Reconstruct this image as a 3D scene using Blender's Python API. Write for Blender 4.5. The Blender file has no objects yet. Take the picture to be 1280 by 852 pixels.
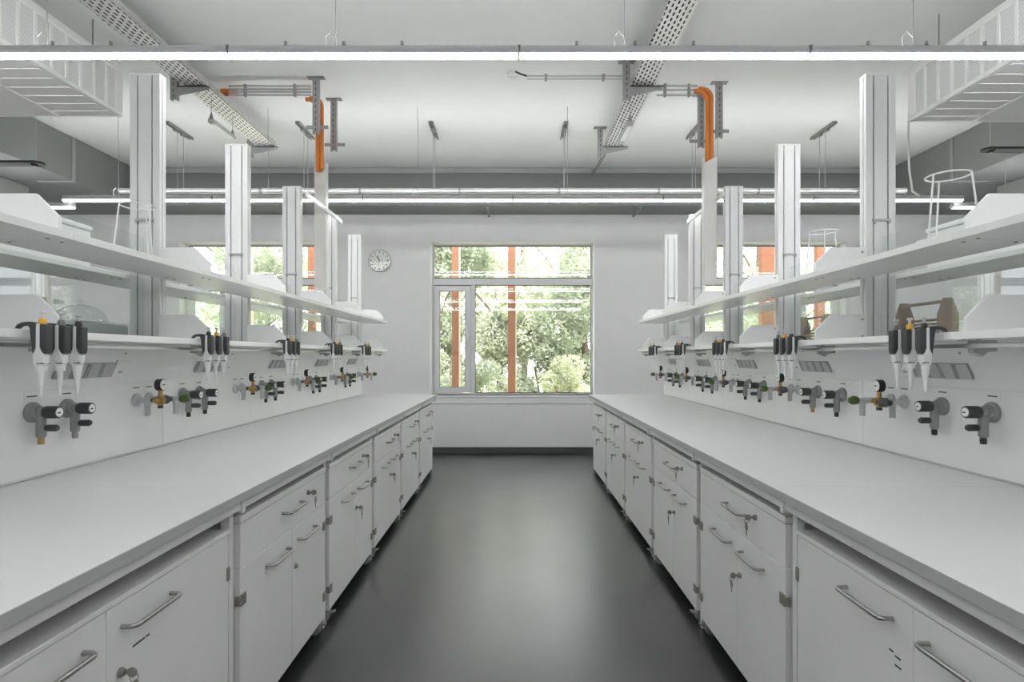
import bpy, math, random
from mathutils import Vector, Matrix
PI = math.pi
sc = bpy.context.scene
COL = sc.collection
rnd = random.Random(7)
K = 700.0                      # focal length in pixels of the 1280 px frame
H = 1.37                       # eye height
G0, GM = 1.895, 0.937          # bench grid along the room
def G(k): return G0 + GM * k
WALL_Y = 7.93
CEIL = H + 2.5

# ------------------------------------------------------------------ materials
def new_mat(name):
    m = bpy.data.materials.new(name); m.use_nodes = True
    nt = m.node_tree; nt.nodes.clear()
    out = nt.nodes.new('ShaderNodeOutputMaterial')
    return m, nt, out
def mat(name, col, rough=0.5, metal=0.0, var=0.03, scale=6.0, spec=0.5, bump=0.0, bscale=60.0):
    m, nt, out = new_mat(name)
    b = nt.nodes.new('ShaderNodeBsdfPrincipled')
    b.inputs['Metallic'].default_value = metal
    b.inputs['Specular IOR Level'].default_value = spec
    tc = nt.nodes.new('ShaderNodeTexCoord')
    n = nt.nodes.new('ShaderNodeTexNoise'); n.inputs['Scale'].default_value = scale; n.inputs['Detail'].default_value = 3
    nt.links.new(tc.outputs['Object'], n.inputs['Vector'])
    mx = nt.nodes.new('ShaderNodeMix'); mx.data_type = 'RGBA'
    c = Vector(col[:3])
    mx.inputs['A'].default_value = (*(c * (1 - var)), 1)
    mx.inputs['B'].default_value = (*[min(1, v) for v in c * (1 + var)], 1)
    nt.links.new(n.outputs['Fac'], mx.inputs['Factor'])
    nt.links.new(mx.outputs['Result'], b.inputs['Base Color'])
    mr = nt.nodes.new('ShaderNodeMapRange')
    mr.inputs['To Min'].default_value = max(0, rough - 0.04); mr.inputs['To Max'].default_value = min(1, rough + 0.04)
    nt.links.new(n.outputs['Fac'], mr.inputs['Value']); nt.links.new(mr.outputs['Result'], b.inputs['Roughness'])
    if bump:
        n2 = nt.nodes.new('ShaderNodeTexNoise'); n2.inputs['Scale'].default_value = bscale
        nt.links.new(tc.outputs['Object'], n2.inputs['Vector'])
        bp = nt.nodes.new('ShaderNodeBump'); bp.inputs['Strength'].default_value = bump; bp.inputs['Distance'].default_value = 0.01
        nt.links.new(n2.outputs['Fac'], bp.inputs['Height']); nt.links.new(bp.outputs['Normal'], b.inputs['Normal'])
    nt.links.new(b.outputs['BSDF'], out.inputs['Surface'])
    return m
def emit(name, col, s):
    m, nt, out = new_mat(name)
    e = nt.nodes.new('ShaderNodeEmission'); e.inputs['Color'].default_value = (*col, 1); e.inputs['Strength'].default_value = s
    nt.links.new(e.outputs['Emission'], out.inputs['Surface'])
    return m
def math_node(nt, op, a, b=None):
    n = nt.nodes.new('ShaderNodeMath'); n.operation = op
    for i, v in enumerate((a, b)):
        if v is None: continue
        if isinstance(v, (int, float)): n.inputs[i].default_value = v
        else: nt.links.new(v, n.inputs[i])
    return n.outputs[0]
def glass(name, tint, base=0.04, refl=0.9):
    m, nt, out = new_mat(name)
    tr = nt.nodes.new('ShaderNodeBsdfTransparent'); tr.inputs['Color'].default_value = (*tint, 1)
    gl = nt.nodes.new('ShaderNodeBsdfGlossy'); gl.inputs['Roughness'].default_value = 0.02
    lw = nt.nodes.new('ShaderNodeLayerWeight'); lw.inputs['Blend'].default_value = 0.5
    p = math_node(nt, 'POWER', lw.outputs['Facing'], 5.0)
    f = math_node(nt, 'MULTIPLY_ADD', p, refl); nt.nodes[-1].inputs[2].default_value = base
    mx = nt.nodes.new('ShaderNodeMixShader')
    nt.links.new(f, mx.inputs['Fac']); nt.links.new(tr.outputs[0], mx.inputs[1]); nt.links.new(gl.outputs[0], mx.inputs[2])
    nt.links.new(mx.outputs[0], out.inputs['Surface'])
    return m
def perforated(name, col, ax, per, slot, rough=0.35, metal=0.6, stagger=True, through=True, dark=0.25):
    """sheet with slots: ax=(i,j) object axes, per=(pi,pj) periods, slot=(fraction of pi, fraction of pj)."""
    m, nt, out = new_mat(name)
    tc = nt.nodes.new('ShaderNodeTexCoord'); sp = nt.nodes.new('ShaderNodeSeparateXYZ')
    nt.links.new(tc.outputs['Object'], sp.inputs[0])
    u = math_node(nt, 'DIVIDE', sp.outputs[ax[0]], per[0]); v = math_node(nt, 'DIVIDE', sp.outputs[ax[1]], per[1])
    if stagger:
        fl = math_node(nt, 'FLOOR', u); v = math_node(nt, 'ADD', v, math_node(nt, 'MULTIPLY', fl, 0.5))
    fu = math_node(nt, 'FRACT', u); fv = math_node(nt, 'FRACT', v)
    mask = math_node(nt, 'MULTIPLY', math_node(nt, 'LESS_THAN', fu, slot[0]), math_node(nt, 'LESS_THAN', fv, slot[1]))
    b = nt.nodes.new('ShaderNodeBsdfPrincipled'); b.inputs['Roughness'].default_value = rough; b.inputs['Metallic'].default_value = metal
    b.inputs['Base Color'].default_value = (*col, 1)
    if through:
        tr = nt.nodes.new('ShaderNodeBsdfTransparent'); mx = nt.nodes.new('ShaderNodeMixShader')
        nt.links.new(mask, mx.inputs['Fac']); nt.links.new(b.outputs[0], mx.inputs[1]); nt.links.new(tr.outputs[0], mx.inputs[2])
        nt.links.new(mx.outputs[0], out.inputs['Surface'])
    else:
        mc = nt.nodes.new('ShaderNodeMix'); mc.data_type = 'RGBA'
        mc.inputs['A'].default_value = (*col, 1); mc.inputs['B'].default_value = (*(Vector(col) * dark), 1)
        nt.links.new(mask, mc.inputs['Factor']); nt.links.new(mc.outputs['Result'], b.inputs['Base Color'])
        nt.links.new(b.outputs[0], out.inputs['Surface'])
    return m
def leaf_mat(name, col):
    m, nt, out = new_mat(name)
    d = nt.nodes.new('ShaderNodeBsdfDiffuse'); t = nt.nodes.new('ShaderNodeBsdfTranslucent')
    tc = nt.nodes.new('ShaderNodeTexCoord'); n = nt.nodes.new('ShaderNodeTexNoise'); n.inputs['Scale'].default_value = 1.3; n.inputs['Detail'].default_value = 4
    nt.links.new(tc.outputs['Object'], n.inputs['Vector'])
    r = nt.nodes.new('ShaderNodeValToRGB')
    r.color_ramp.elements[0].position = 0.35; r.color_ramp.elements[0].color = (*(Vector(col) * 0.75), 1)
    r.color_ramp.elements[1].position = 0.65; r.color_ramp.elements[1].color = (*[min(1, c * 1.2) for c in col], 1)
    nt.links.new(n.outputs['Fac'], r.inputs[0])
    for s in (d, t): nt.links.new(r.outputs['Color'], s.inputs['Color'])
    mx = nt.nodes.new('ShaderNodeMixShader'); mx.inputs[0].default_value = 0.5
    nt.links.new(d.outputs[0], mx.inputs[1]); nt.links.new(t.outputs[0], mx.inputs[2])
    nt.links.new(mx.outputs[0], out.inputs['Surface'])
    return m

M = dict(
    white=mat('white laminate', (.79, .79, .785), .38),
    white_matt=mat('white paint', (.79, .79, .79), .75, bump=.05, bscale=150),
    wall=mat('wall paint', (.78, .78, .78), .85, bump=.04, bscale=120),
    ceiling=mat('ceiling paint', (.82, .83, .83), .9, bump=.05, bscale=90),
    top=mat('pale grey worktop', (.62, .625, .625), .34, var=.02, scale=2.5),
    edge=mat('worktop edge', (.42, .43, .43), .4),
    shelf=mat('white shelf board', (.84, .84, .835), .32),
    splash=mat('white splash panel', (.78, .78, .78), .3),
    rail=mat('brushed aluminium', (.55, .555, .56), .32, 1.0),
    alu=mat('white coated aluminium', (.72, .725, .725), .3, .0),
    groove=mat('dark groove', (.12, .12, .12), .6),
    steel=mat('stainless steel', (.42, .42, .41), .28, 1.0),
    galv=mat('galvanised steel', (.34, .345, .34), .5, .35, var=.12, scale=25),
    nickel=mat('nickel hinge', (.30, .29, .27), .4, .5),
    black=mat('black plastic', (.025, .027, .028), .45),
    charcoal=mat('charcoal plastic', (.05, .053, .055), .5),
    tapgrey=mat('grey tap plastic', (.27, .28, .28), .5),
    tappale=mat('pale grey tap plastic', (.50, .51, .51), .45),
    socket=mat('grey socket plastic', (.44, .445, .45), .5),
    clampgrey=mat('grey clamp plastic', (.40, .405, .405), .5),
    dial=mat('white dial', (.85, .85, .84), .4),
    brass=mat('brass', (.45, .30, .12), .35, .9, var=.15, scale=40),
    green=mat('dark green plastic', (.06, .11, .02), .35),
    yellow=mat('yellow plastic', (.80, .42, .03), .4),
    pipwhite=mat('pipette white plastic', (.76, .765, .765), .3),
    pipgrey=mat('mid grey plastic', (.18, .18, .185), .45),
    orange=mat('orange cable', (.62, .19, .03), .5),
    cream=mat('cream cover', (.70, .69, .66), .5),
    duct=mat('dark grey duct', (.24, .25, .25), .6, var=.05, scale=1.5),
    ductpale=mat('mid grey duct', (.34, .35, .35), .55, var=.05, scale=1.5),
    foil=mat('silver foil lagging', (.70, .71, .71), .3, .6, var=.1, scale=30, bump=.5, bscale=25),
    lamp=mat('lamp housing', (.48, .485, .49), .4, .2),
    frame=mat('grey window frame', (.72, .725, .73), .45),
    framedark=mat('window gasket', (.06, .06, .06), .6),
    skirt=mat('dark skirting', (.07, .075, .075), .5),
    wood=mat('orange timber post', (.27, .105, .055), .6, var=.25, scale=9),
    woodpale=mat('pale cut timber', (.62, .50, .38), .6),
    rack=mat('brown rack board', (.28, .21, .165), .5, var=.06),
    foam=mat('white foam', (.85, .85, .85), .7),
    wirewhite=mat('white coated wire', (.82, .82, .81), .4),
    ink=mat('dark print', (.06, .06, .06), .6),
    ground=mat('dry grass', (.66, .65, .48), .9, var=.3, scale=3),
    bark=mat('bark', (.16, .13, .10), .9, var=.3, scale=8),
    added_uplight=emit('added ceiling fill strip', (.99, .995, 1.0), 26.0),  # emitter added to brighten the ceiling, not a known part of the lamps
    diffuser=emit('lamp diffuser', (.99, .995, 1.0), 21.0),
    pane=glass('window glass', (.985, .99, .985), .05),
    screen=glass('shelf glass', (.965, .985, .975), .05, .6),
    dome=glass('clear lab glass', (.97, .98, .975), .10, .8),
    acrylic=mat('frosted grey box', (.40, .42, .42), .3),
    tray=perforated('perforated tray sheet', (.72, .72, .71), (0, 1), (.033, .062), (.42, .62), .4, .4),
    traywall=perforated('perforated tray wall', (.62, .62, .61), (2, 1), (.03, .052), (.30, .60), .4, .5),
    mesh=perforated('perforated panel', (.70, .71, .71), (2, 1), (.015, .015), (.5, .5), .5, 0, True, False, .72),
    leaf_a=leaf_mat('pale leaves', (.62, .65, .52)),
    leaf_b=leaf_mat('mid green leaves', (.43, .48, .36)),
    leaf_c=leaf_mat('yellow green leaves', (.62, .65, .47)),
)
def floor_mat():
    m, nt, out = new_mat('dark grey vinyl')
    b = nt.nodes.new('ShaderNodeBsdfPrincipled'); b.inputs['Specular IOR Level'].default_value = 1.0; b.inputs['Coat Weight'].default_value = .4; b.inputs['Coat Roughness'].default_value = .27
    tc = nt.nodes.new('ShaderNodeTexCoord')
    n = nt.nodes.new('ShaderNodeTexNoise'); n.inputs['Scale'].default_value = 220; n.inputs['Detail'].default_value = 2
    n2 = nt.nodes.new('ShaderNodeTexNoise'); n2.inputs['Scale'].default_value = 1.6; n2.inputs['Detail'].default_value = 5
    for q in (n, n2): nt.links.new(tc.outputs['Object'], q.inputs['Vector'])
    r = nt.nodes.new('ShaderNodeValToRGB')
    r.color_ramp.elements[0].color = (.011, .0113, .0116, 1); r.color_ramp.elements[1].color = (.028, .0285, .029, 1)
    r.color_ramp.elements[0].position = .35; r.color_ramp.elements[1].position = .72
    nt.links.new(n.outputs['Fac'], r.inputs[0]); nt.links.new(r.outputs[0], b.inputs['Base Color'])
    mr = nt.nodes.new('ShaderNodeMapRange'); mr.inputs['To Min'].default_value = .27; mr.inputs['To Max'].default_value = .37
    nt.links.new(n2.outputs['Fac'], mr.inputs['Value']); nt.links.new(mr.outputs[0], b.inputs['Roughness'])
    bp = nt.nodes.new('ShaderNodeBump'); bp.inputs['Strength'].default_value = .06; bp.inputs['Distance'].default_value = .002
    nt.links.new(n.outputs['Fac'], bp.inputs['Height']); nt.links.new(bp.outputs[0], b.inputs['Normal'])
    nt.links.new(b.outputs[0], out.inputs['Surface'])
    return m
M['floor'] = floor_mat()

# ------------------------------------------------------------------ mesh builder
class MB:
    def __init__(s): s.v = []; s.f = []; s.mi = []; s.m = 0
    def add(s, vs, fs):
        o = len(s.v); s.v += [tuple(v) for v in vs]
        for f in fs: s.f.append([o + i for i in f]); s.mi.append(s.m)
        return s
    def box(s, a, b):
        x0, x1 = sorted((a[0], b[0])); y0, y1 = sorted((a[1], b[1])); z0, z1 = sorted((a[2], b[2]))
        return s.add([(x0, y0, z0), (x1, y0, z0), (x1, y1, z0), (x0, y1, z0), (x0, y0, z1), (x1, y0, z1), (x1, y1, z1), (x0, y1, z1)],
                     [(0, 3, 2, 1), (4, 5, 6, 7), (0, 1, 5, 4), (1, 2, 6, 5), (2, 3, 7, 6), (3, 0, 4, 7)])
    def prism(s, poly, ax, a, b):
        """poly in the two other axes (cyclic order after ax dropped: x->(y,z), y->(x,z), z->(x,y)), extruded a..b along ax"""
        def p3(p, t):
            return {'x': (t, p[0], p[1]), 'y': (p[0], t, p[1]), 'z': (p[0], p[1], t)}[ax]
        n = len(poly)
        area = sum(poly[i][0] * poly[(i + 1) % n][1] - poly[(i + 1) % n][0] * poly[i][1] for i in range(n))
        if (area < 0) != (ax == 'y'): poly = poly[::-1]
        a, b = min(a, b), max(a, b)
        vs = [p3(p, a) for p in poly] + [p3(p, b) for p in poly]
        fs = [tuple(range(n - 1, -1, -1)), tuple(range(n, 2 * n))]
        fs += [(i, (i + 1) % n, n + (i + 1) % n, n + i) for i in range(n)]
        return s.add(vs, fs)
    def cyl(s, p0, p1, r0, r1=None, n=16, cap=True):
        r1 = r0 if r1 is None else r1
        p0, p1 = Vector(p0), Vector(p1); d = (p1 - p0).normalized()
        u = d.orthogonal().normalized(); w = d.cross(u)
        vs = []
        for p, r in ((p0, r0), (p1, r1)):
            for i in range(n):
                t = 2 * PI * i / n; vs.append(p + u * (r * math.cos(t)) + w * (r * math.sin(t)))
        fs = [(i, (i + 1) % n, n + (i + 1) % n, n + i) for i in range(n)]
        if cap: fs += [tuple(range(n - 1, -1, -1)), tuple(range(n, 2 * n))]
        return s.add(vs, fs)
    def lathe(s, p0, d, prof, n=20):
        """prof = [(distance along d, radius)...]"""
        p0, d = Vector(p0), Vector(d).normalized(); u = d.orthogonal().normalized(); w = d.cross(u)
        vs = []
        for t, r in prof:
            for i in range(n):
                a = 2 * PI * i / n; vs.append(p0 + d * t + u * (r * math.cos(a)) + w * (r * math.sin(a)))
        fs = []
        for j in range(len(prof) - 1):
            fs += [(j * n + i, j * n + (i + 1) % n, (j + 1) * n + (i + 1) % n, (j + 1) * n + i) for i in range(n)]
        fs += [tuple(range(n - 1, -1, -1)), tuple(range((len(prof) - 1) * n, len(prof) * n))]
        return s.add(vs, fs)
    def tube(s, pts, r, n=10, closed=False):
        pts = [Vector(p) for p in pts]; N = len(pts); vs = []
        up = None
        for i, p in enumerate(pts):
            if closed: d = (pts[(i + 1) % N] - pts[i - 1]).normalized()
            else: d = (pts[min(i + 1, N - 1)] - pts[max(i - 1, 0)]).normalized()
            if up is None: up = d.orthogonal().normalized()
            up = (up - d * up.dot(d)).normalized(); w = d.cross(up)
            for k in range(n):
                a = 2 * PI * k / n; vs.append(p + up * (r * math.cos(a)) + w * (r * math.sin(a)))
        fs = []
        for i in range(N if closed else N - 1):
            j = (i + 1) % N
            fs += [(i * n + k, i * n + (k + 1) % n, j * n + (k + 1) % n, j * n + k) for k in range(n)]
        if not closed: fs += [tuple(range(n - 1, -1, -1)), tuple(range((N - 1) * n, N * n))]
        return s.add(vs, fs)
    def ring(s, c, nrm, R, r, n=40, m=8):
        nrm = Vector(nrm).normalized(); u = nrm.orthogonal().normalized(); w = nrm.cross(u); c = Vector(c)
        return s.tube([c + u * (R * math.cos(2 * PI * i / n)) + w * (R * math.sin(2 * PI * i / n)) for i in range(n)], r, m, True)
    def build(s, name, mats, parent=None, bevel=0.0, smooth=True, seg=2, ang=40):
        me = bpy.data.meshes.new(name); me.from_pydata(s.v, [], s.f)
        mats = mats if isinstance(mats, (list, tuple)) else [mats]
        for m in mats: me.materials.append(M[m] if isinstance(m, str) else m)
        me.polygons.foreach_set('material_index', s.mi)
        if smooth:
            me.polygons.foreach_set('use_smooth', [True] * len(me.polygons))
            me.set_sharp_from_angle(angle=math.radians(ang))
        me.update()
        o = bpy.data.objects.new(name, me); COL.objects.link(o)
        if parent is not None: o.parent = parent
        if bevel:
            b = o.modifiers.new('bevel', 'BEVEL'); b.width = bevel; b.segments = seg; b.limit_method = 'ANGLE'; b.angle_limit = math.radians(ang)
            b.harden_normals = False
        return o
def bx(a, b): return MB().box(a, b)
def arc(c, r, a0, a1, n, plane='xz', k=0.0):
    out = []
    for i in range(n + 1):
        a = a0 + (a1 - a0) * i / n; u, v = r * math.cos(a), r * math.sin(a)
        out.append({'xz': (c[0] + u, c[1], c[2] + v), 'yz': (c[0], c[1] + u, c[2] + v), 'xy': (c[0] + u, c[1] + v, c[2])}[plane])
    return out

ALL_LABELS = {}
def tag(o, label, cat, group=None, kind=None):
    o['label'] = label; o['category'] = cat
    if group: o['group'] = group
    elif 'group' in o: del o['group']
    if kind: o['kind'] = kind
    ALL_LABELS.setdefault(label, []).append(o.name)
    return o
def thing(name, label, cat, loc=(0, 0, 0), rz=0.0, group=None):
    o = bpy.data.objects.new(name, None); COL.objects.link(o)
    o.empty_display_size = .05
    o.location = loc; o.rotation_euler = (0, 0, rz)
    return tag(o, label, cat, group)
def struct(o): o['kind'] = 'structure'; return o
KIDS = {}
def kids(o): return [c for c in COL.objects if c.parent is o] if o.name not in KIDS else KIDS[o.name]
def dup(root, loc, rz, label, cat, group=None):
    r = root.copy(); COL.objects.link(r); r.location = loc; r.rotation_euler = (0, 0, rz)
    for ch in kids(root):
        c = ch.copy(); COL.objects.link(c); c.parent = r
        for g in kids(ch):
            d = g.copy(); COL.objects.link(d); d.parent = c
    return tag(r, label, cat, group)
class Proto:
    """builds a thing the first time, copies it with its parts and sub-parts afterwards"""
    def __init__(s, name, cat, fn): s.name, s.cat, s.fn, s.first = name, cat, fn, None
    def put(s, loc, rz, label, group=None):
        if s.first is None:
            s.first = thing(s.name, label, s.cat, loc, rz, group); s.fn(s.first)
            KIDS[s.first.name] = [c for c in COL.objects if c.parent is s.first]
            for c in KIDS[s.first.name]: KIDS[c.name] = [g for g in COL.objects if g.parent is c]
            return s.first
        return dup(s.first, loc, rz, label, s.cat, group)

ORD = ['', 'first', 'second', 'third', 'fourth', 'fifth', 'sixth', 'seventh', 'eighth', 'ninth', 'tenth', 'eleventh', 'twelfth']
SIDES = ((-1, PI, 'clock-side bench'), (1, 0.0, 'bench across from the clock side'))
BSHORT = {-1: 'clock-side bench', 1: 'bench opposite the clock'}

# ------------------------------------------------------------------ camera
cam_d = bpy.data.cameras.new('camera'); cam = bpy.data.objects.new('camera', cam_d); COL.objects.link(cam)
cam.location = (0, 0, H); cam.rotation_euler = (PI / 2, 0, 0)
cam_d.sensor_width = 36; cam_d.lens = K / 1280 * 36
cam_d.shift_x = -1 / 1280; cam_d.shift_y = 19 / 1280
cam_d.clip_start = .05; cam_d.clip_end = 200
sc.camera = cam

# ------------------------------------------------------------------ room shell
HX, Y0, Y1 = 7.6, -4.0, WALL_Y
struct(bx((-HX, Y0, -.2), (HX, Y1 + .35, 0)).build('floor', 'floor', smooth=False))
struct(bx((-HX, Y0, CEIL), (HX, Y1 + .35, CEIL + .25)).build('ceiling', 'ceiling', smooth=False))
struct(bx((-HX - .2, Y0 - .2, -.2), (-HX, Y1 + .35, CEIL + .25)).build('wall_left', 'wall', smooth=False))
struct(bx((HX, Y0 - .2, -.2), (HX + .2, Y1 + .35, CEIL + .25)).build('wall_right', 'wall', smooth=False))
struct(bx((-HX, Y0 - .2, -.2), (HX, Y0, CEIL + .25)).build('wall_rear', 'wall', smooth=False))
WZ0, WZ1 = H - .555, H + 1.615          # window opening
OPEN = [(-4.72, -2.50), (-1.167, 1.156), (2.50, 4.72)]
w = MB(); D0, D1 = WALL_Y, WALL_Y + .35
w.box((-HX, D0, 0), (HX, D1, WZ0)); w.box((-HX, D0, WZ1), (HX, D1, CEIL))
xs = [-HX] + [v for o in OPEN for v in o] + [HX]
for i in range(0, len(xs), 2): w.box((xs[i], D0, WZ0), (xs[i + 1], D1, WZ1))
struct(w.build('wall_far', 'wall', smooth=False))
# sill board, parapet cladding, skirting
struct(bx((-HX, WALL_Y - .035, WZ0 - .028), (HX, WALL_Y + .19, WZ0)).build('trim_1', 'white_matt', bevel=.004))
q = MB(); q.box((-HX, WALL_Y - .028, WZ0 - .115), (HX, WALL_Y, WZ0 - .03)); q.box((-HX, WALL_Y - .018, .085), (HX, WALL_Y, WZ0 - .118))
struct(q.build('trim_2', 'white_matt', bevel=.003))
q = MB(); q.box((-HX, WALL_Y - .012, .05), (HX, WALL_Y, .085)); q.m = 1; q.box((-HX, WALL_Y - .028, .0), (HX, WALL_Y, .045))
q.box((-HX, WALL_Y - .03, .045), (HX, WALL_Y, .05))
struct(q.build('baseboard_far', ['skirt', 'skirt'], bevel=.002))

def window(idx, x0, x1, sash_left=True):
    r = bpy.data.objects.new('window_%d' % idx, None); COL.objects.link(r); r['kind'] = 'structure'
    r.location = ((x0 + x1) / 2, WALL_Y + .19, WZ0)
    wd, ht = x1 - x0, WZ1 - WZ0; a, b = -wd / 2, wd / 2
    sx = 1 if sash_left else -1
    zt0, zt1 = 1.585, 1.680                # transom
    f = MB(); t = .014
    f.box((a, 0, 0), (a + t + .012, .07, ht)); f.box((b - t - .012, 0, 0), (b, .07, ht)); f.box((a + t + .012, .001, ht - .02), (b - t - .012, .069, ht)); f.box((a + t + .012, .001, 0), (b - t - .012, .069, .022))
    f.build('window_frame', 'frame', r, bevel=.003)
    bx((a + .02, -.012, zt0), (b - .02, .075, zt1)).build('transom', 'frame', r, bevel=.004)
    mx0, mx1 = sorted((sx * (a + .555), sx * (a + .622))) if sash_left else sorted((-(a + .555), -(a + .622)))
    bx((mx0, 0, .02), (mx1, .07, zt0)).build('mullion', 'frame', r, bevel=.003)
    g = MB()
    for (p, q_) in (((a + .022, zt1), (b - .022, ht - .015)),):
        g.box((p[0], -.002, p[1]), (q_[0], .004, p[1] + .012)); g.box((p[0], -.002, q_[1] - .014), (q_[0], .004, q_[1]))
        g.box((p[0], -.002, p[1]), (p[0] + .008, .004, q_[1])); g.box((q_[0] - .008, -.002, p[1]), (q_[0], .004, q_[1]))
    g.build('gasket', 'framedark', r, smooth=False)
    bx((a + .02, .03, zt1 - .002), (b - .02, .036, ht - .01)).build('pane', 'pane', r, smooth=False)
    if sash_left: p0, p1 = mx1, b - .022
    else: p0, p1 = a + .022, mx0
    bx((p0 - .004, .03, .018), (p1 + .004, .036, zt0 + .002)).build('pane', 'pane', r, smooth=False)
    g = MB(); g.box((p0, -.002, zt0 - .01), (p1, .004, zt0)); g.box((p0, -.002, .02), (p1, .004, .03)); g.box((p0, -.002, .02), (p0 + .006, .004, zt0)); g.box((p1 - .008, -.002, .02), (p1, .004, zt0))
    g.build('gasket', 'framedark', r, smooth=False)
    c0, c1 = (a + .03, mx0 - .003) if sash_left else (mx1 + .003, b - .03)
    s = MB(); k = .075
    s.box((c0, -.015, .03), (c0 + k, .06, zt0 - .012)); s.box((c1 - k, -.015, .03), (c1, .06, zt0 - .012))
    s.box((c0 + k, -.015, zt0 - .012 - k), (c1 - k, .06, zt0 - .012)); s.box((c0 + k, -.015, .03), (c1 - k, .06, .03 + k))
    s.m = 1
    for (u0, u1, w0, w1) in ((c0 - .006, c1 + .002, zt0 - .012, zt0 - .001), (c0 - .006, c0, .03, zt0 - .012)): s.box((u0, .0, w0), (u1, .02, w1))
    for (u0, u1, w0, w1) in ((c0 + k, c0 + k + .006, .036 + k, zt0 - .018 - k), (c1 - k - .006, c1 - k, .036 + k, zt0 - .018 - k), (c0 + k, c1 - k, .03 + k, .036 + k), (c0 + k, c1 - k, zt0 - .018 - k, zt0 - .012 - k)): s.box((u0, -.005, w0), (u1, .0, w1))
    ca = s.build('casement', ['frame', 'framedark'], r, bevel=.002)
    bx((c0 + k - .004, .02, .03 + k - .004), (c1 - k + .004, .026, zt0 - .008 - k)).build('pane', 'pane', ca, smooth=False)
    hx = (c1 - k / 2) if sash_left else (c0 + k / 2)
    hd = MB(); hd.box((hx - .012, -.024, .76), (hx + .012, -.015, .83)); hd.cyl((hx, -.024, .80), (hx, -.05, .80), .008); hd.box((hx - .009, -.06, .69), (hx + .009, -.048, .81))
    hd.build('handle', 'rail', ca, bevel=.003)
    return r
window(1, *OPEN[1]); window(2, *OPEN[0]); window(3, OPEN[2][0], OPEN[2][1], False)

# ------------------------------------------------------------------ outside
struct(bx((-40, WALL_Y + .36, -.25), (40, 60, -.05)).build('ground', 'ground', smooth=False))
def post(x, y, wd, label, mats='wood'):
    q = MB(); q.box((-wd / 2, -.06, -.05), (wd / 2, .06, 4.6)); q.m = 1
    q.box((wd / 2, -.055, -.05), (wd / 2 + .02, .055, 4.6))
    o = q.build('timber_post', [mats, 'woodpale'], bevel=.006); o.location = (x, y, 0)
    tag(o, label, 'post', 'timber posts outside the windows')
PY = 9.6
def px2x(px, y): return (px - 641) * y / K
post(px2x(569.5, PY), PY, .115, 'orange timber post outside, seen through the opening window sash')
post(px2x(639.5, PY), PY, .125, 'orange timber post outside, behind the large middle window pane')
post(px2x(391, PY), PY, .13, 'orange timber post outside the window near the clock')
post(px2x(958, PY), PY, .22, 'wider orange timber post outside the window farther from the clock', 'wood')
post(px2x(1024, PY), PY, .13, 'orange timber post outside, behind the wire ring stand', 'wood')
post(px2x(310, PY), PY, .11, 'orange timber post outside, behind the second service column on clock side')

def crown(n, rx, ry, rz, zc, leaf, seed, blobs=9):
    r = random.Random(seed); b = MB()
    cs = []
    for i in range(blobs):
        t = r.uniform(0, 2 * PI); rr = r.uniform(.15, .8)
        cs.append((rr * rx * math.cos(t), rr * ry * math.sin(t), zc + r.uniform(-.85, .85) * rz, r.uniform(.45, .85)))
    vs, fs = [], []
    for i in range(n):
        c = r.choice(cs)
        d = Vector((r.gauss(0, 1), r.gauss(0, 1), r.gauss(0, 1))).normalized() * (r.uniform(.55, 1) ** .5) * c[3]
        p = Vector((c[0] + d.x * rx * .7, c[1] + d.y * ry * .7, c[2] + d.z * rz * .6))
        if p.z < 0.05: p.z = r.uniform(.05, .5)
        s = leaf * r.uniform(.6, 1.3)
        nrm = Vector((r.gauss(0, .7), r.gauss(0, .7) - .3, r.gauss(0, .5) + .6)).normalized()
        u = nrm.orthogonal().normalized(); u.rotate(Matrix.Rotation(r.uniform(0, 6.28), 3, nrm)); v = nrm.cross(u)
        o = len(vs)
        vs += [p - u * s, p - v * s * .45, p + u * s, p + v * s * .45]; fs.append((o, o + 1, o + 2, o + 3))
    b.add(vs, fs); return b
TREES = []
def tree(name, x, y, h, r, leafm, label, seed, n=13000, leaf=.06, trunk=True):
    o = thing(name, label, 'tree' if trunk else 'shrub', (x, y, -.05), 0, 'trees beyond the windows' if trunk else 'shrubs beyond the windows')
    crown(n, r, r, h * .42, h * .52, leaf, seed).build('crown', leafm, o, smooth=False)
    if trunk:
        t = MB(); t.tube([(0, 0, 0), (.05, .03, h * .25), (-.04, .05, h * .5), (.03, 0, h * .85)], .09)
        for a in range(5):
            an = a * 1.3; t.tube([(0, .03, h * (.3 + .1 * a)), (r * .35 * math.cos(an), r * .35 * math.sin(an), h * (.42 + .1 * a)), (r * .7 * math.cos(an), r * .7 * math.sin(an), h * (.5 + .1 * a))], .03, 6)
        t.build('trunk', 'bark', o)
    else:
        t = MB()
        for a in range(5): t.tube([(0, 0, 0), (.25 * math.cos(a * 1.26), .25 * math.sin(a * 1.26), h * .5)], .02, 6)
        t.build('stem', 'bark', o)
tree('leafy_tree', -1.9, 14.2, 5.6, 1.5, 'leaf_b', 'dark green tree outside, behind the opening window sash', 1)
tree('leafy_tree', .3, 15.8, 6.2, 1.7, 'leaf_a', 'tall pale tree outside, behind the middle timber post', 2)
tree('leafy_tree', 1.75, 13.6, 4.2, 1.25, 'leaf_b', 'mid green tree outside, large pane, on the side away from the sash', 3)
tree('leafy_tree', -.35, 13.4, 3.6, 1.0, 'leaf_a', 'small pale tree outside between the two timber posts of the middle window', 4)
tree('leafy_tree', -4.3, 15.0, 6.0, 1.8, 'leaf_a', 'pale tree outside the window near the clock, closer to the clock', 5)
tree('leafy_tree', -7.2, 15.2, 5.6, 1.9, 'leaf_b', 'green tree outside the window near the clock, closer to the corner', 6)
tree('leafy_tree', 4.4, 15.0, 5.8, 1.8, 'leaf_a', 'pale tree outside, behind the window farther from the clock', 7)
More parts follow.
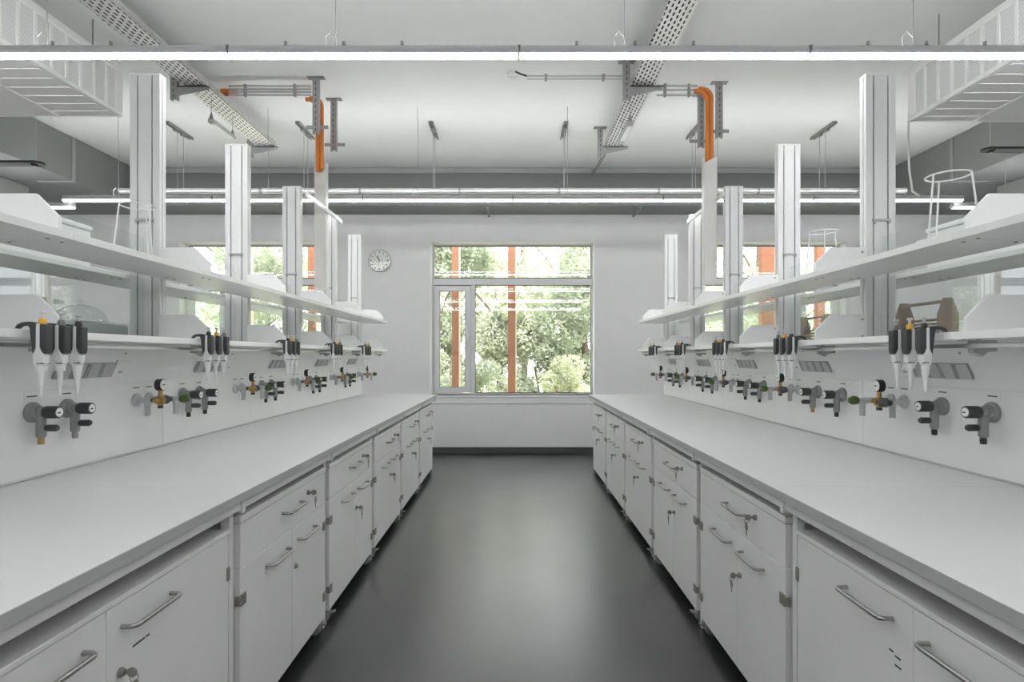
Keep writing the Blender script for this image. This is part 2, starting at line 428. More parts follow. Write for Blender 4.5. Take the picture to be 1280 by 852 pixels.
tree('leafy_tree', 7.2, 15.2, 5.8, 1.9, 'leaf_b', 'green tree outside, behind the timber posts farther from the clock', 8)
tree('leafy_tree', -2.2, 20.0, 6.4, 2.3, 'leaf_a', 'distant tree outside, rising above the opening sash', 9)
tree('leafy_tree', 1.8, 20.5, 6.8, 2.4, 'leaf_a', 'distant tree outside, rising above the large window pane', 10)
tree('leafy_tree', -9.0, 20.5, 6.6, 2.6, 'leaf_a', 'distant tree outside the window near the clock, towards the corner', 11)
tree('leafy_tree', -5.6, 20.5, 6.6, 2.4, 'leaf_b', 'distant dark tree outside the window near the clock', 15)
tree('leafy_tree', 5.8, 20.5, 6.6, 2.5, 'leaf_a', 'distant tree outside the window farther from the clock', 12)
tree('leafy_tree', 9.0, 20.5, 6.6, 2.6, 'leaf_b', 'distant dark tree outside the window farther from the clock', 16)
tree('leafy_shrub', 1.12, 12.0, 1.55, .5, 'leaf_c', 'yellow-green shrub outside low in the large window pane', 13, 3500, .045, False)
tree('leafy_shrub', .72, 13.2, 2.3, .75, 'leaf_b', 'rounded green shrub outside, just behind the yellow-green shrub', 17, 7000, .05, False)
tree('leafy_shrub', -1.95, 12.6, 1.7, .6, 'leaf_a', 'pale shrub outside low behind the opening window sash', 18, 5000, .05, False)
tree('leafy_shrub', -.9, 11.9, 1.3, .8, 'leaf_b', 'low green shrub outside between the sash and the middle post', 14, 3500, .045, False)

# ------------------------------------------------------------------ ceiling services
# lowered ventilation ducts along the window wall and both sides
ZD = H + 2.0; YD = 7.447; XD = 5.02
o = thing('ventilation_duct', 'dark grey boxed duct along the top of the window wall', 'duct', (0, YD, ZD))
bx((-XD + .016, 0, 0), (XD - .016, WALL_Y - YD - .002, .498)).build('duct_body', 'duct', o, bevel=.006)
bx((-XD + .016, -.03, .425), (XD - .016, 0, .498)).build('ledge', 'ductpale', o, bevel=.006)
def side_duct(s, lab):
    o = thing('ventilation_duct', lab, 'duct', (s * XD, 0, ZD))
    q = MB()
    for a, b in ((-1.5, 6.395), (6.405, WALL_Y - .002)): q.box((0, a, 0), (s * 1.6, b, .498))
    q.build('duct_body', 'duct', o, bevel=.006)
    for y in (6.4, 4.2): bx((-s * .012, y - .02, -.012), (s * .4, y + .02, .495)).build('flange', 'ductpale', o, bevel=.003)
    o = thing('supply_duct', lab.replace('boxed duct', 'lower supply duct').replace('dark grey', 'mid grey'), 'duct', (s * 5.7, 0, H + 1.735))
    bx((0, .5, 0), (s * 1.2, 6.6, .263)).build('duct_body', 'ductpale', o, bevel=.008)
    q = MB()
    for i in range(9): q.box((-s * .006, 4.9, .05 + .02 * i), (0, 5.8, .06 + .02 * i))
    q.build('grille', 'black', o, smooth=False)
side_duct(-1, 'dark grey boxed duct along the ceiling on the clock side')
side_duct(1, 'dark grey boxed duct along the ceiling on the side opposite the clock')
for i, (px, lab) in enumerate(((611, 'thin steel arm on the duct above the sash half of the window'), (791.5, 'thin steel arm on the duct above the window corner farther from the clock'))):
    x = (px - 641) * (WALL_Y) / K
    q = MB(); q.box((x - .012, 7.49, H + 1.965), (x + .012, WALL_Y - .002, H + 1.997)); q.box((x - .03, 7.49, H + 1.992), (x + .03, 7.55, H + 1.999))
    tag(q.build('steel_arm', 'galv', bevel=.002), lab, 'bracket', 'steel arms above the middle window')

# linear luminaires: rows of six 1.5 m segments
ZL = H + 1.578; RL = .0335
def lum(o, up=CEIL - H - 1.575):
    q = MB(); a0 = -math.radians(30); n = 14
    prof = [(RL * math.cos(a), RL * math.sin(a)) for a in [a0 + (PI + math.radians(60)) * i / n for i in range(n + 1)]]
    q.prism([(p[0], p[1]) for p in prof], 'x', -.745, .745)
    q.build('housing', 'lamp', o)
    q = MB(); R = RL * .99
    prof = [(R * math.cos(a), R * math.sin(a)) for a in [PI + math.radians(30) + (PI - math.radians(60)) * i / n for i in range(n + 1)]]
    q.prism(prof, 'x', -.742, .742); q.build('diffuser', 'diffuser', o)
    for x in (-.747,):
        q = MB(); q.cyl((x - .003, 0, 0), (x + .003, 0, 0), RL * .96, n=20); q.box((x - .006, -RL - .003, -.006), (x + .006, -RL + .004, RL * .6)); q.build('end_clip', 'pipgrey', o)
    q = MB(); q.prism([(RL * 1.012 * math.cos(a), RL * 1.012 * math.sin(a)) for a in [math.radians(45 + 9 * i) for i in range(6)]] + [(RL * .9 * math.cos(a), RL * .9 * math.sin(a)) for a in [math.radians(90 - 9 * i) for i in range(6)]], 'x', -.70, .70); q.build('added_uplight', 'added_uplight', o, smooth=False)  # added glowing strip on the hidden top, lifts the ceiling brightness
    q = MB()
    for i in range(3): q.cyl((-.45 + .3 * i, -.026, RL * .7), (-.45 + .3 * i, -.026, RL + .008), .008, n=10)
    q.build('knob', 'galv', o)
    q = MB(); q.tube([(-.2, 0, RL), (-.2, 0, up * .5), (-.203, 0, up)], .0022, 6)
    q.tube([(-.2, .004, RL + .05), (-.23, .004, RL + .075), (-.255, .004, RL + .05), (-.25, .004, RL + .005)], .0025, 6)
    q.build('suspension_wire', 'galv', o)
LUM = Proto('pendant_luminaire', 'lamp', lum)
LUMW = Proto('pendant_luminaire', 'lamp', lambda o: lum(o, .459))
LUMV = Proto('pendant_luminaire', 'lamp', lambda o: lum(o, .195))
rows = ((2.91, 'lamp row above the bench ends'), (5.61, 'lamp row close to the window'), (.21, 'lamp row over the camera'), (-2.5, 'lamp row by the rear wall'))
for y, rn in rows:
    for i in range(6):
        (LUMV if y == 2.91 and i in (0, 5) else LUM).put((-3.75 + 1.5 * i + (.03 if y < 5 else 0), y, ZL), 0, 'glowing tube luminaire, %s from the clock side, %s' % (ORD[i + 1], rn), 'tube luminaires in the ' + rn)

# sprinkler / lagged pipe along X and its hangers
ZP = H + 1.83
o = thing('lagged_pipe', 'silver foil-lagged pipe running across the room near the window', 'pipe', (0, 6.2, ZP))
q = MB(); q.tube([(-4.35 + .1 * i, 0, rnd.uniform(-.002, .002)) for i in range(88)], .03, 14); q.build('pipe', 'foil', o)
for i in range(8):
    q = MB(); q.cyl((-3.9 + 1.1 * i, 0, 0), (-3.875 + 1.1 * i, 0, 0), .034, n=16); q.build('pipe_clip', 'galv', o)
def strut(o):
    q = MB()
    q.box((-.022, -.23, -.03), (-.018, .23, 0)); q.box((.018, -.23, -.03), (.022, .23, 0)); q.box((-.022, -.23, -.004), (.022, .23, 0))
    q.box((-.022, -.23, -.03), (-.01, .23, -.027)); q.box((.01, -.23, -.03), (.022, .23, -.027))
    for y in (-.07, .07): q.box((-.018, y - .03, -.05), (.018, y + .03, -.026))
    q.build('channel', 'galv', o)
    for y in (-.04, .075):
        q = MB(); q.cyl((0, y, -.03), (0, y, -(CEIL - ZP) + .02), .0045, n=8); q.build('threaded_rod', 'rail', o)
ST = Proto('pipe_hanger', 'hanger', strut)
for i, px in enumerate((217, 377, 540.5, 706.5, 872, 1036)):
    ST.put(((px - 641) * 6.07 / K, 6.2 - .02, CEIL), 0, 'steel pipe hanger with two rods, %s from the clock side' % ORD[i + 1], 'pipe hangers under the ceiling')

# cable trays with T hangers
def tray(x0, x1, y0, y1, lab):
    o = thing('cable_tray', lab, 'cable tray', (x0, y0, H + 2.29))
    L = y1 - y0; W = x1 - x0
    bx((0, 0, 0), (W, L, .0015)).build('tray_base', 'tray', o, smooth=False)
    for x in (0, W - .0015): bx((x, 0, .001), (x + .0015, L, .06)).build('tray_side', 'traywall', o, smooth=False)
    q = MB()
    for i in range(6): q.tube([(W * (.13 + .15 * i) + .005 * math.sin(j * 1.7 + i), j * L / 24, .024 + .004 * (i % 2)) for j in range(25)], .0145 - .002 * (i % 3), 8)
    q.build('cable', 'charcoal', o)  # added cable fill; its near-black colour stands in for shade inside the tray
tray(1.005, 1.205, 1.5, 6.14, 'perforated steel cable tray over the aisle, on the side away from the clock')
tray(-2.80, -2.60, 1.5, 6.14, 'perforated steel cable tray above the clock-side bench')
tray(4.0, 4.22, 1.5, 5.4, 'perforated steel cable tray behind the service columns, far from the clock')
def hanger(o):          # arm reaches along +x
    q = MB(); q.box((-.07, -.03, -.006), (.07, .03, 0)); q.cyl((-.055, 0, -.02), (-.055, 0, 0), .008, n=8); q.cyl((.055, 0, -.02), (.055, 0, 0), .008, n=8)
    q.build('ceiling_plate', 'galv', o, bevel=.001)
    q = MB(); q.box((-.028, -.02, -.33), (.028, -.016, -.006)); q.box((-.028, -.016, -.33), (-.023, .02, -.006)); q.box((.023, -.016, -.33), (.028, .02, -.006))
    q.m = 1
    for i in range(6): q.box((-.005, -.0215, -.315 + .05 * i), (.005, -.0195, -.29 + .05 * i))
    q.build('post', ['galv', 'groove'], o, bevel=.001)
    q = MB(); q.prism([(.028, -.30), (.028, -.212), (.30, -.212), (.30, -.245)], 'y', -.018, -.012)
    q.prism([(.028, -.222), (.028, -.212), (.30, -.212), (.30, -.222)], 'y', -.018, .02); q.build('arm', 'galv', o, bevel=.001)
HG = Proto('tray_hanger', 'hanger', hanger)
HG.put((.965, 4.755, CEIL), 0, 'T-shaped steel hanger holding the aisle cable tray near its middle', 'cable tray hangers')
HG.put((.955, 6.12, CEIL), 0, 'T-shaped steel hanger at the window end of the aisle cable tray', 'cable tray hangers')
HG.put((-2.87, 4.755, CEIL), 0, 'T-shaped steel hanger behind the first service column, clock-side tray', 'cable tray hangers')
HG.put((-2.87, 6.12, CEIL), 0, 'T-shaped steel hanger at the window end of the clock-side cable tray', 'cable tray hangers')
q = MB(); q.tube([(1.0, 6.14, H + 2.2), (1.02, 6.6, H + 2.27), (1.06, 7.36, H + 2.42)], .02, 8)
tag(q.build('flexible_conduit', 'duct'), 'dark conduit dropping from the aisle cable tray towards the window wall', 'conduit')

# small suspended battens
def batten(o):
    q = MB(); q.box((-.03, -.2, -.035), (.03, .2, 0)); q.build('body', 'lamp', o, bevel=.008)
    q = MB(); q.box((-.022, -.17, -.04), (.022, .17, -.034)); q.build('lens', 'dial', o, bevel=.002)
    for y in (-.19, .19):
        q = MB(); q.cyl((0, y, 0), (0, y, .06), .02, .004, n=10); q.cyl((0, y, .05), (0, y, .188), .0025, n=6); q.build('suspension_wire', 'galv', o)
BT = Proto('pendant_batten', 'lamp', batten)
BT.put((-2.67, 5.15, H + 2.1), 0, 'small grey batten hanging on two wires under the clock-side cable tray', 'small ceiling battens')
BT.put((1.05, 5.2, H + 2.1), 0, 'small grey batten hanging beneath the aisle cable tray', 'small ceiling battens')

# conduits and orange cable drops over both benches
def rods(name, lab, x0, x1, y, zs, r=.009):
    o = thing(name, lab, 'conduit', (x0, y, H + zs[0]))
    for z in zs:
        q = MB(); q.cyl((0, 0, z - zs[0]), (x1 - x0, 0, z - zs[0]), r, n=10); q.build('conduit_pipe', 'lamp', o)
    for f in (.2, .8):
        bx(((x1 - x0) * f - .012, -.014, zs[-1] - zs[0] - .015), ((x1 - x0) * f + .012, .014, zs[0] - zs[0] + .015)).build('clip', 'galv', o, bevel=.003)
rods('conduit_run', 'four grey conduits crossing from the clock-side tray to the bench', -2.58, -1.83, 5.09, (2.455, 2.425, 2.40, 2.372))
rods('conduit_run', 'grey conduits crossing from the aisle tray to the far bench', 1.25, 1.60, 4.86, (2.345, 2.31, 2.265))
rods('conduit_run', 'two thin conduits crossing the aisle ceiling to an open cable end', .12, .94, 4.80, (2.40, 2.375), .006)
q = MB(); q.tube([(.12, 4.8, H + 2.40), (.06, 4.79, H + 2.415), (.02, 4.80, H + 2.44)], .008, 8); q.m = 1
q.tube([(.02, 4.80, H + 2.44), (-.02, 4.80, H + 2.445), (-.05, 4.80, H + 2.42)], .012, 8); q.tube([(.05, 4.80, H + 2.40), (.0, 4.80, H + 2.385), (-.04, 4.80, H + 2.395)], .008, 8)
tag(q.build('cable_end', ['black', 'cream']), 'loose cream cable end under the aisle ceiling', 'cable')
def drop(s, xc, yc, ztop, zc, lab):
    q = MB(); x0 = xc - s * .1
    pts = [(x0 - s * .02, yc, zc), (x0, yc, zc)] + [(x0 + s * .09 * math.sin(a), yc, zc - .09 + .09 * math.cos(a)) for a in [PI / 2 * i / 8 for i in range(1, 9)]] + [(x0 + s * .09, yc, ztop + .3), (x0 + s * .09, yc, ztop - .1)]
    for dx, dy in ((-.018, 0), (.018, 0), (0, .02)): q.tube([(p[0] + dx, p[1] + dy, p[2] + dx * .5) for p in pts], .02, 8)
    tag(q.build('cable_drop', 'orange'), lab, 'cable', 'orange cable drops')
drop(1, -1.79, 5.22, H + 1.83, H + 2.40, 'orange cable bundle dropping into the cover channel, clock-side bench')
drop(1, 1.715, 4.86, H + 1.67, H + 2.31, 'orange cable bundle dropping into the cover channel opposite the clock side')
q = MB(); q.cyl((-2.66, 5.12, H + 2.41), (-2.52, 5.12, H + 2.41), .032, n=12)
tag(q.build('cable_stub', 'orange'), 'short orange cable stub beside the clock-side cable tray', 'cable')
def cover(s, x, y, z1, lab):
    o = thing('cover_channel', lab, 'cable cover', (x, y, H + .62))
    h = z1 - H - .62; q = MB(); wd = .055
    q.prism([(-wd, 0), (wd, 0), (wd, h - (.06 if s < 0 else 0)), (-wd, h - (0 if s < 0 else .06))], 'y', -.035, -.031)
    q.prism([(-.035, 0), (.035, 0), (.035, h), (-.035, h - .0)], 'x', -wd, -wd + .004); q.prism([(-.035, 0), (.035, 0), (.035, h - .06), (-.035, h - .06)], 'x', wd - .004, wd)
    q.build('channel', 'cream', o, bevel=.002)
cover(-1, -1.812, 5.30, H + 1.885, 'white upright cable cover channel between service columns, clock side')
cover(1, 1.705, 4.86, H + 1.724, 'white upright cable cover channel between service columns, opposite the clock')
def cpost(o):
    q = MB(); q.box((-.075, -.03, -.006), (.075, .03, 0)); q.cyl((-.06, 0, -.015), (-.06, 0, 0), .008, n=8); q.cyl((.06, 0, -.015), (.06, 0, 0), .008, n=8); q.build('ceiling_plate', 'galv', o)
    q = MB(); q.box((-.028, -.02, -.51), (.028, -.016, -.006)); q.box((-.028, -.016, -.51), (-.023, .02, -.006)); q.box((.023, -.016, -.51), (.028, .02, -.006)); q.m = 1
    for i in range(9): q.box((-.005, -.0215, -.49 + .052 * i), (.005, -.0195, -.462 + .052 * i))
    q.build('post', ['galv', 'groove'], o)
    q = MB(); q.box((-.1, .02, -.45), (.1, .03, -.42)); q.build('cross_bar', 'galv', o)
CP = Proto('support_post', 'post', cpost)
for x, y, l in ((-1.765, 5.03, 'slotted steel ceiling post in front of the orange cables, clock side'), (-1.74, 5.45, 'slotted steel ceiling post behind the orange cables, clock side'),
                (1.885, 5.12, 'slotted steel ceiling post beside the orange cables, opposite the clock'), (1.80, 5.36, 'slotted steel ceiling post behind the orange cables, opposite the clock')):
    CP.put((x, y, CEIL), 0, l, 'slotted posts holding the orange cables')
# loose white cable behind the first column, far bench
q = MB(); q.tube([(3.62, 5.1, CEIL - .02), (3.60, 5.1, H + 2.0), (3.61, 5.1, H + 1.7), (3.64, 5.1, H + 1.5), (3.70, 5.1, H + 1.46)], .009, 8)
tag(q.build('hanging_cable', 'cream'), 'white cable hanging behind the first service column opposite the clock', 'cable')
q = MB()
for i in range(2): q.cyl((4.30 + .09 * i, 5.4 - .2 * i, H + 2.24), (4.30 + .09 * i, 4.5, H + 2.24), .014, n=10)
# ventilation units with perforated sides
def vent(s, lab, zb, zt, yf):
    o = thing('ventilation_unit', lab, 'ventilation unit', (s * 3.0, 0, H + zb)); hh = zt - zb; ys = .8
    q = MB(); t = .05
    q.box((0, ys, hh - t), (s * .03, yf, hh)); q.box((0, ys, 0), (s * .03, yf, .03)); q.box((0, yf - .07, .03), (s * .03, yf, hh - t)); q.box((s * .03, yf - .03, 0), (s * 1.1, yf, .03)); q.box((s * .03, yf - .03, hh - t), (s * 1.1, yf, hh))
    q.box((s * .47, ys, -.004), (s * .5, yf, .02)); 
    q.build('frame', 'white', o, bevel=.004)
    bx((s * .012, ys, .03), (s * .018, yf - .07, hh - t)).build('side_panel', 'mesh', o, smooth=False)
    q = MB(); y = yf - .168
    while y > ys: q.box((0.0, y - .010, .03), (s * .02, y + .010, hh - t)); y -= .1235
    q.build('rib', 'white', o, bevel=.002)
    q = MB(); q.box((s * .035, ys, .002), (s * .47, yf - .03, .01)); q.m = 1
    y = yf - .10
    while y > ys: q.box((s * .035, y - .008, -.002), (s * .47, y + .008, .004)); y -= .1235
    q.build('slatted_base', ['white_matt', 'white'], o, smooth=False)
    bx((s * .5, ys, .0), (s * 1.1, yf - .03, .02)).build('base_panel', 'white_matt', o, bevel=.002)
    bx((s * .03, yf - .028, .03), (s * 1.1, yf - .002, hh - t)).build('end_panel', 'white_matt', o, smooth=False)
    bx((s * .03, ys, hh - .02), (s * 1.1, yf - .03, hh - .005)).build('top_panel', 'white_matt', o, smooth=False)
    q = MB()
    for y in (yf - .15, 2.2):
        for x in (.12, .95): q.cyl((s * x, y, hh - .01), (s * x, y, CEIL - H - zb), .005, n=6)
    q.build('suspension_rod', 'galv', o)
vent(-1, 'white box-shaped ventilation unit with perforated side, over the clock-side bench', 1.84, 2.22, 4.31)
vent(1, 'white box-shaped ventilation unit with perforated side, opposite the clock side', 1.775, 2.165, 4.25)
def bar(o, z):
    q = MB(); q.box((.04, -.06, 0), (1.15, .06, .022)); q.cyl((.04, 0, 0), (.04, 0, .022), .06, n=20); q.build('shade', 'black', o, bevel=.004)
    for x in (.06, 1.0):
        q = MB(); q.cyl((x, 0, -.02), (x, 0, .03), .014, .006, 8); q.cyl((x, 0, .03), (x, 0, (2.498 if x < .1 else 1.998) - z), .004, n=6); q.build('suspension_wire', 'rail', o)
for s, x, z, y, l in ((-1, -4.5, 1.83, 5.35, 'black flat bar hanging on thin wires beneath the clock-side duct'), (1, 4.5, 1.96, 5.35, 'black flat bar hanging on thin wires beneath the duct opposite the clock')):
    o = thing('pendant_bar', l, 'pendant', (x, y, H + z), 0 if s > 0 else PI, 'black hanging bars'); bar(o, z)
for s, nm in ((-1, 'clock-side'), (1, 'far-from-clock')):
    for y, rn in ((5.72, 'close to the window'), (3.02, 'above the bench ends'), (.32, 'over the camera'), (-2.39, 'by the rear wall')):
        for i in range(2):
            (LUMW, LUMV)[i].put((s * (5.23 + 1.5 * i), y, ZL - .04), 0, 'tube luminaire of the %s neighbouring bay, %s, %s' % (nm, ('inner', 'outer')[i], rn), 'tube luminaires of the neighbouring bays')

# ------------------------------------------------------------------ benches
XE, XF, XB, XC = .896, .94, 1.77, 1.786
ZT = H - .4505
ZS0, ZS1 = H + .057, H + .080          # lower shelf
ZU0, ZU1 = H + .393, H + .418          # upper shelf
YEND = 6.58
YN = .62
def mirx(s, a, b): return (min(s * a, s * b), max(s * a, s * b))

def handle_mb(yc, z, L=.19):
    q = MB(); h = L / 2; r = .018; pr = -.034
    pts = [(0, yc - h, z), (pr + r, yc - h, z)] + [(pr + r - r * math.sin(a), yc - h + r - r * math.cos(a), z) for a in [PI / 2 * i / 6 for i in range(1, 7)]]
    pts += [(pr, yc + h - r, z)] + [(pr + r - r * math.cos(a), yc + h - r + r * math.sin(a), z) for a in [PI / 2 * i / 6 for i in range(1, 7)]] + [(0, yc + h, z)]
    q.tube(pts, .0058, 10); return q
def lock_mb(y, z):
    q = MB(); q.cyl((-.006, y, z), (.002, y, z), .011, n=18); q.cyl((-.012, y, z), (-.006, y, z), .008, n=16); return q
def caster(o, x, y, zt):
    q = MB(); q.cyl((x, y, .055), (x, y, zt), .012, n=10); q.box((x - .03, y - .03, zt - .004), (x + .03, y + .03, zt)); q.prism([(x - .02, .03), (x + .012, .03), (x + .022, .058), (x - .028, .058)], 'y', y - .006, y + .006)
    q.prism([(x - .055, .046), (x - .02, .040), (x - .02, .050), (x - .055, .054)], 'y', y - .012, y + .012)
    c = q.build('caster', 'galv', o)
    q = MB()
    for d in (-1, 1): q.lathe((x, y + d * .007, .033), (0, d, 0), [(0, .028), (.003, .033), (.014, .033), (.018, .026)], 22)
    q.build('wheel', 'tapgrey', c)
# local frame: aisle side is -x, the viewer's right hand is -y
def cabinet(o):
    W = .435; zb, zt = .066, .793
    q = MB(); q.box((.021, -W, zb), (.52, W, zt)); q.build('body', 'white', o, bevel=.0015)
    bx((-.004, -W - .004, .794), (.52, W + .004, .818)).build('top_panel', 'white', o, bevel=.003)
    d = bx((0, -W + .001, .639), (.02, W - .001, .791)).build('drawer', 'white', o, bevel=.0015)
    handle_mb(-.012, .729).build('handle', 'steel', d)
    lock_mb(-.20, .747).build('lock', 'nickel', d)
    for a, b, hc in ((-W + .001, -.0215, -.175), (-.0185, W - .001, .135)):
        d = bx((0, a, zb + .002), (.02, b, .636)).build('door', 'white', o, bevel=.0015)
        handle_mb(hc, .572).build('handle', 'steel', d)
        ye = a if a < -.1 else b; sg = 1 if a < -.1 else -1
        for z in (.528, .177):
            q = MB(); q.box((-.007, ye - sg * .004, z - .02), (.0, ye + sg * .032, z + .02)); q.box((-.006, ye - sg * .014, z - .016), (.012, ye - sg * .003, z + .016)); q.build('hinge', 'nickel', d, bevel=.002)
        if a < -.1: lock_mb(-.052, .465).build('lock', 'nickel', d)
    for x in (.036, .45):
        for y in (-.40, .40): caster(o, x, y, zb)
CAB = Proto('mobile_cabinet', 'cabinet', cabinet)
def near_cabinet(o):
    W = .545; zb, zt = .066, .782
    bx((.021, -W, zb), (.52, W, zt)).build('body', 'white', o, bevel=.0015)
    bx((-.004, -W - .004, .783), (.52, W + .004, .797)).build('top_panel', 'white', o, bevel=.002)
    for a, b, hc in ((-W + .001, .0085, -.135), (.0115, W - .001, .175)):
        d = bx((0, a, zb + .002), (.02, b, .780)).build('door', 'white', o, bevel=.0015)
        handle_mb(hc, .721).build('handle', 'steel', d)
        ye = a if a < -.1 else b; sg = 1 if a < -.1 else -1
        for z in (.652, .177):
            q = MB(); q.box((-.005, ye - sg * .006, z - .022), (.012, ye + sg * .01, z + .022)); q.build('hinge', 'nickel', d, bevel=.002)
        if a < -.1:
            lock_mb(-.034, .615).build('lock', 'nickel', d)
    for x in (.07, .45):
        for y in (-.46, .46): caster(o, x, y, zb)
NCAB = Proto('base_cabinet', 'cabinet', near_cabinet)
def near_cabinet_r(o):
    near_cabinet(o)
def key(o):
    q = MB(); q.box((-.020, -.0014, -.004), (-.010, .0014, .004)); q.cyl((-.030, -.0018, 0), (-.030, .0018, 0), .012, n=18); q.build('bow', 'nickel', o, bevel=.0005)
    q = MB(); q.ring((-.034, 0, -.012), (0, 1, .25), .010, .0011, 20, 6); q.build('ring', 'nickel', o)
    q = MB(); q.prism([(-.004, -.018), (.004, -.018), (.012, -.028), (.013, -.038), (.007, -.048), (.003, -.05), (.0025, -.068), (-.0025, -.068), (-.003, -.05), (-.007, -.048), (-.013, -.038), (-.012, -.028)], 'x', -.038, -.0355)
    q.build('spare_key', 'nickel', o, bevel=.0004)
KEY = Proto('key', 'key', key)

# gas tap (origin on the splash panel, pointing at the aisle = -x)
def tap(o, outlet):
    q = MB(); q.lathe((0, 0, 0), (-1, 0, 0), [(0, .0375), (.008, .0375), (.013, .034), (.015, .027), (.03, .024), (.03, .020)], 28); q.build('rosette', 'tapgrey', o)
    q = MB(); q.cyl((-.028, 0, 0), (-.052, 0, 0), .020, n=22); q.lathe((-.035, 0, .018), (0, 0, -1), [(0, .010), (.004, .0165), (.085, .0165), (.105, .0165), (.112, .012)], 20); q.cyl((-.035, 0, -.058), (-.056, 0, -.058), .009, n=14)
    q.build('body', 'tapgrey', o)
    q = MB(); q.lathe((-.051, 0, 0), (-1, 0, 0), [(0, .021), (.004, .0228), (.048, .0228), (.051, .021)], 26); k = q.build('knob', 'charcoal', o)
    q = MB(); q.cyl((-.1015, 0, 0), (-.1035, 0, 0), .0165, n=24); q.m = 1; q.box((-.1045, -.0015, -.004), (-.1034, .010, .0005)); q.cyl((-.1034, 0, -.001), (-.1048, 0, -.001), .003, n=10); q.build('dial', ['dial', 'ink'], k)
    q = MB(); q.lathe((-.055, 0, -.058), (-1, 0, 0), [(0, .011), (.003, .0125), (.036, .0125), (.042, .009)], 20); q.build('small_knob', 'charcoal', o)
    q = MB(); q.cyl((-.035, 0, -.092), (-.035, 0, -.100), .010, n=14); q.cyl((-.035, 0, -.100), (-.035, 0, -.118), .0115, .010, 12)
    q.build('outlet', outlet, o)
TAPS = {c: Proto('gas_tap', 'tap', lambda o, c=c: tap(o, c)) for c in ('brass', 'black', 'nickel')}
def valve(o, L, knob):
    q = MB(); q.lathe((0, 0, 0), (-1, 0, 0), [(0, .031), (.007, .031), (.012, .027), (.014, .018), (.02, .015)], 24); q.build('rosette', 'tappale', o)
    q = MB(); q.cyl((-.018, 0, 0), (-L, 0, 0), .013, n=18); q.lathe((-L + .02, 0, .012), (0, 0, -1), [(0, .01), (.004, .014), (.035, .014)], 18); q.build('body', 'tappale', o)
    q = MB(); q.cyl((-L + .02, 0, -.022), (-L + .02, 0, -.072), .0125, n=16); q.build('outlet', 'socket', o)
    if knob:
        q = MB(); q.lathe((-L, 0, 0), (-1, 0, 0), [(0, .010), (.004, .019), (.026, .021), (.044, .012), (.046, .008)], 8); q.build('knob', 'green', o)
    else:
        q = MB(); q.cyl((-L, 0, 0), (-L - .012, 0, 0), .010, n=14); q.build('plug', 'charcoal', o)
VA = Proto('gas_valve', 'valve', lambda o: valve(o, .075, False))
VB = Proto('gas_valve', 'valve', lambda o: valve(o, .155, True))
def reg(o):          # pressure regulator hanging in front of the valves, origin at the brass cross
    q = MB(); q.box((-.014, -.016, -.018), (.014, .016, .018)); q.cyl((0, 0, .018), (0, 0, .048), .011, .008, 14); q.cyl((0, .016, 0), (0, .044, 0), .011, n=14)
    q.cyl((.014, 0, 0), (.0275, 0, 0), .009, n=12); q.cyl((0, 0, -.018), (0, 0, -.026), .012, n=12); q.cyl((-.014, 0, 0), (-.022, 0, 0), .012, n=6)
    q.build('body', 'brass', o, bevel=.002)
    q = MB(); q.cyl((0, 0, -.026), (0, 0, -.038), .012, n=14); q.build('lower_cap', 'charcoal', o)
    q = MB(); q.lathe((0, -.016, 0), (0, -1, 0), [(0, .016), (.006, .021), (.03, .021), (.042, .014), (.056, .013), (.059, .010)], 18); q.build('adjusting_knob', 'charcoal', o)
    q = MB(); q.lathe((.016, 0, .072), (-1, 0, 0), [(0, .023), (.003, .0275), (.026, .0275), (.030, .0265)], 28); g = q.build('gauge', 'black', o)
    q = MB(); q.cyl((-.0142, 0, .072), (-.0155, 0, .072), .0238, n=28); q.m = 1; q.box((-.0165, -.011, .0705), (-.0154, .012, .0735)); q.cyl((-.0154, 0, .072), (-.017, 0, .072), .004, n=12)
    for i in range(9):
        a = math.radians(-45 + i * 33.75); q.cyl((-.0155, .019 * math.cos(a), .072 + .019 * math.sin(a)), (-.0158, .019 * math.cos(a), .072 + .019 * math.sin(a)), .0014, n=6)
    q.build('dial', ['dial', 'ink'], g)
RG = Proto('pressure_regulator', 'regulator', reg)

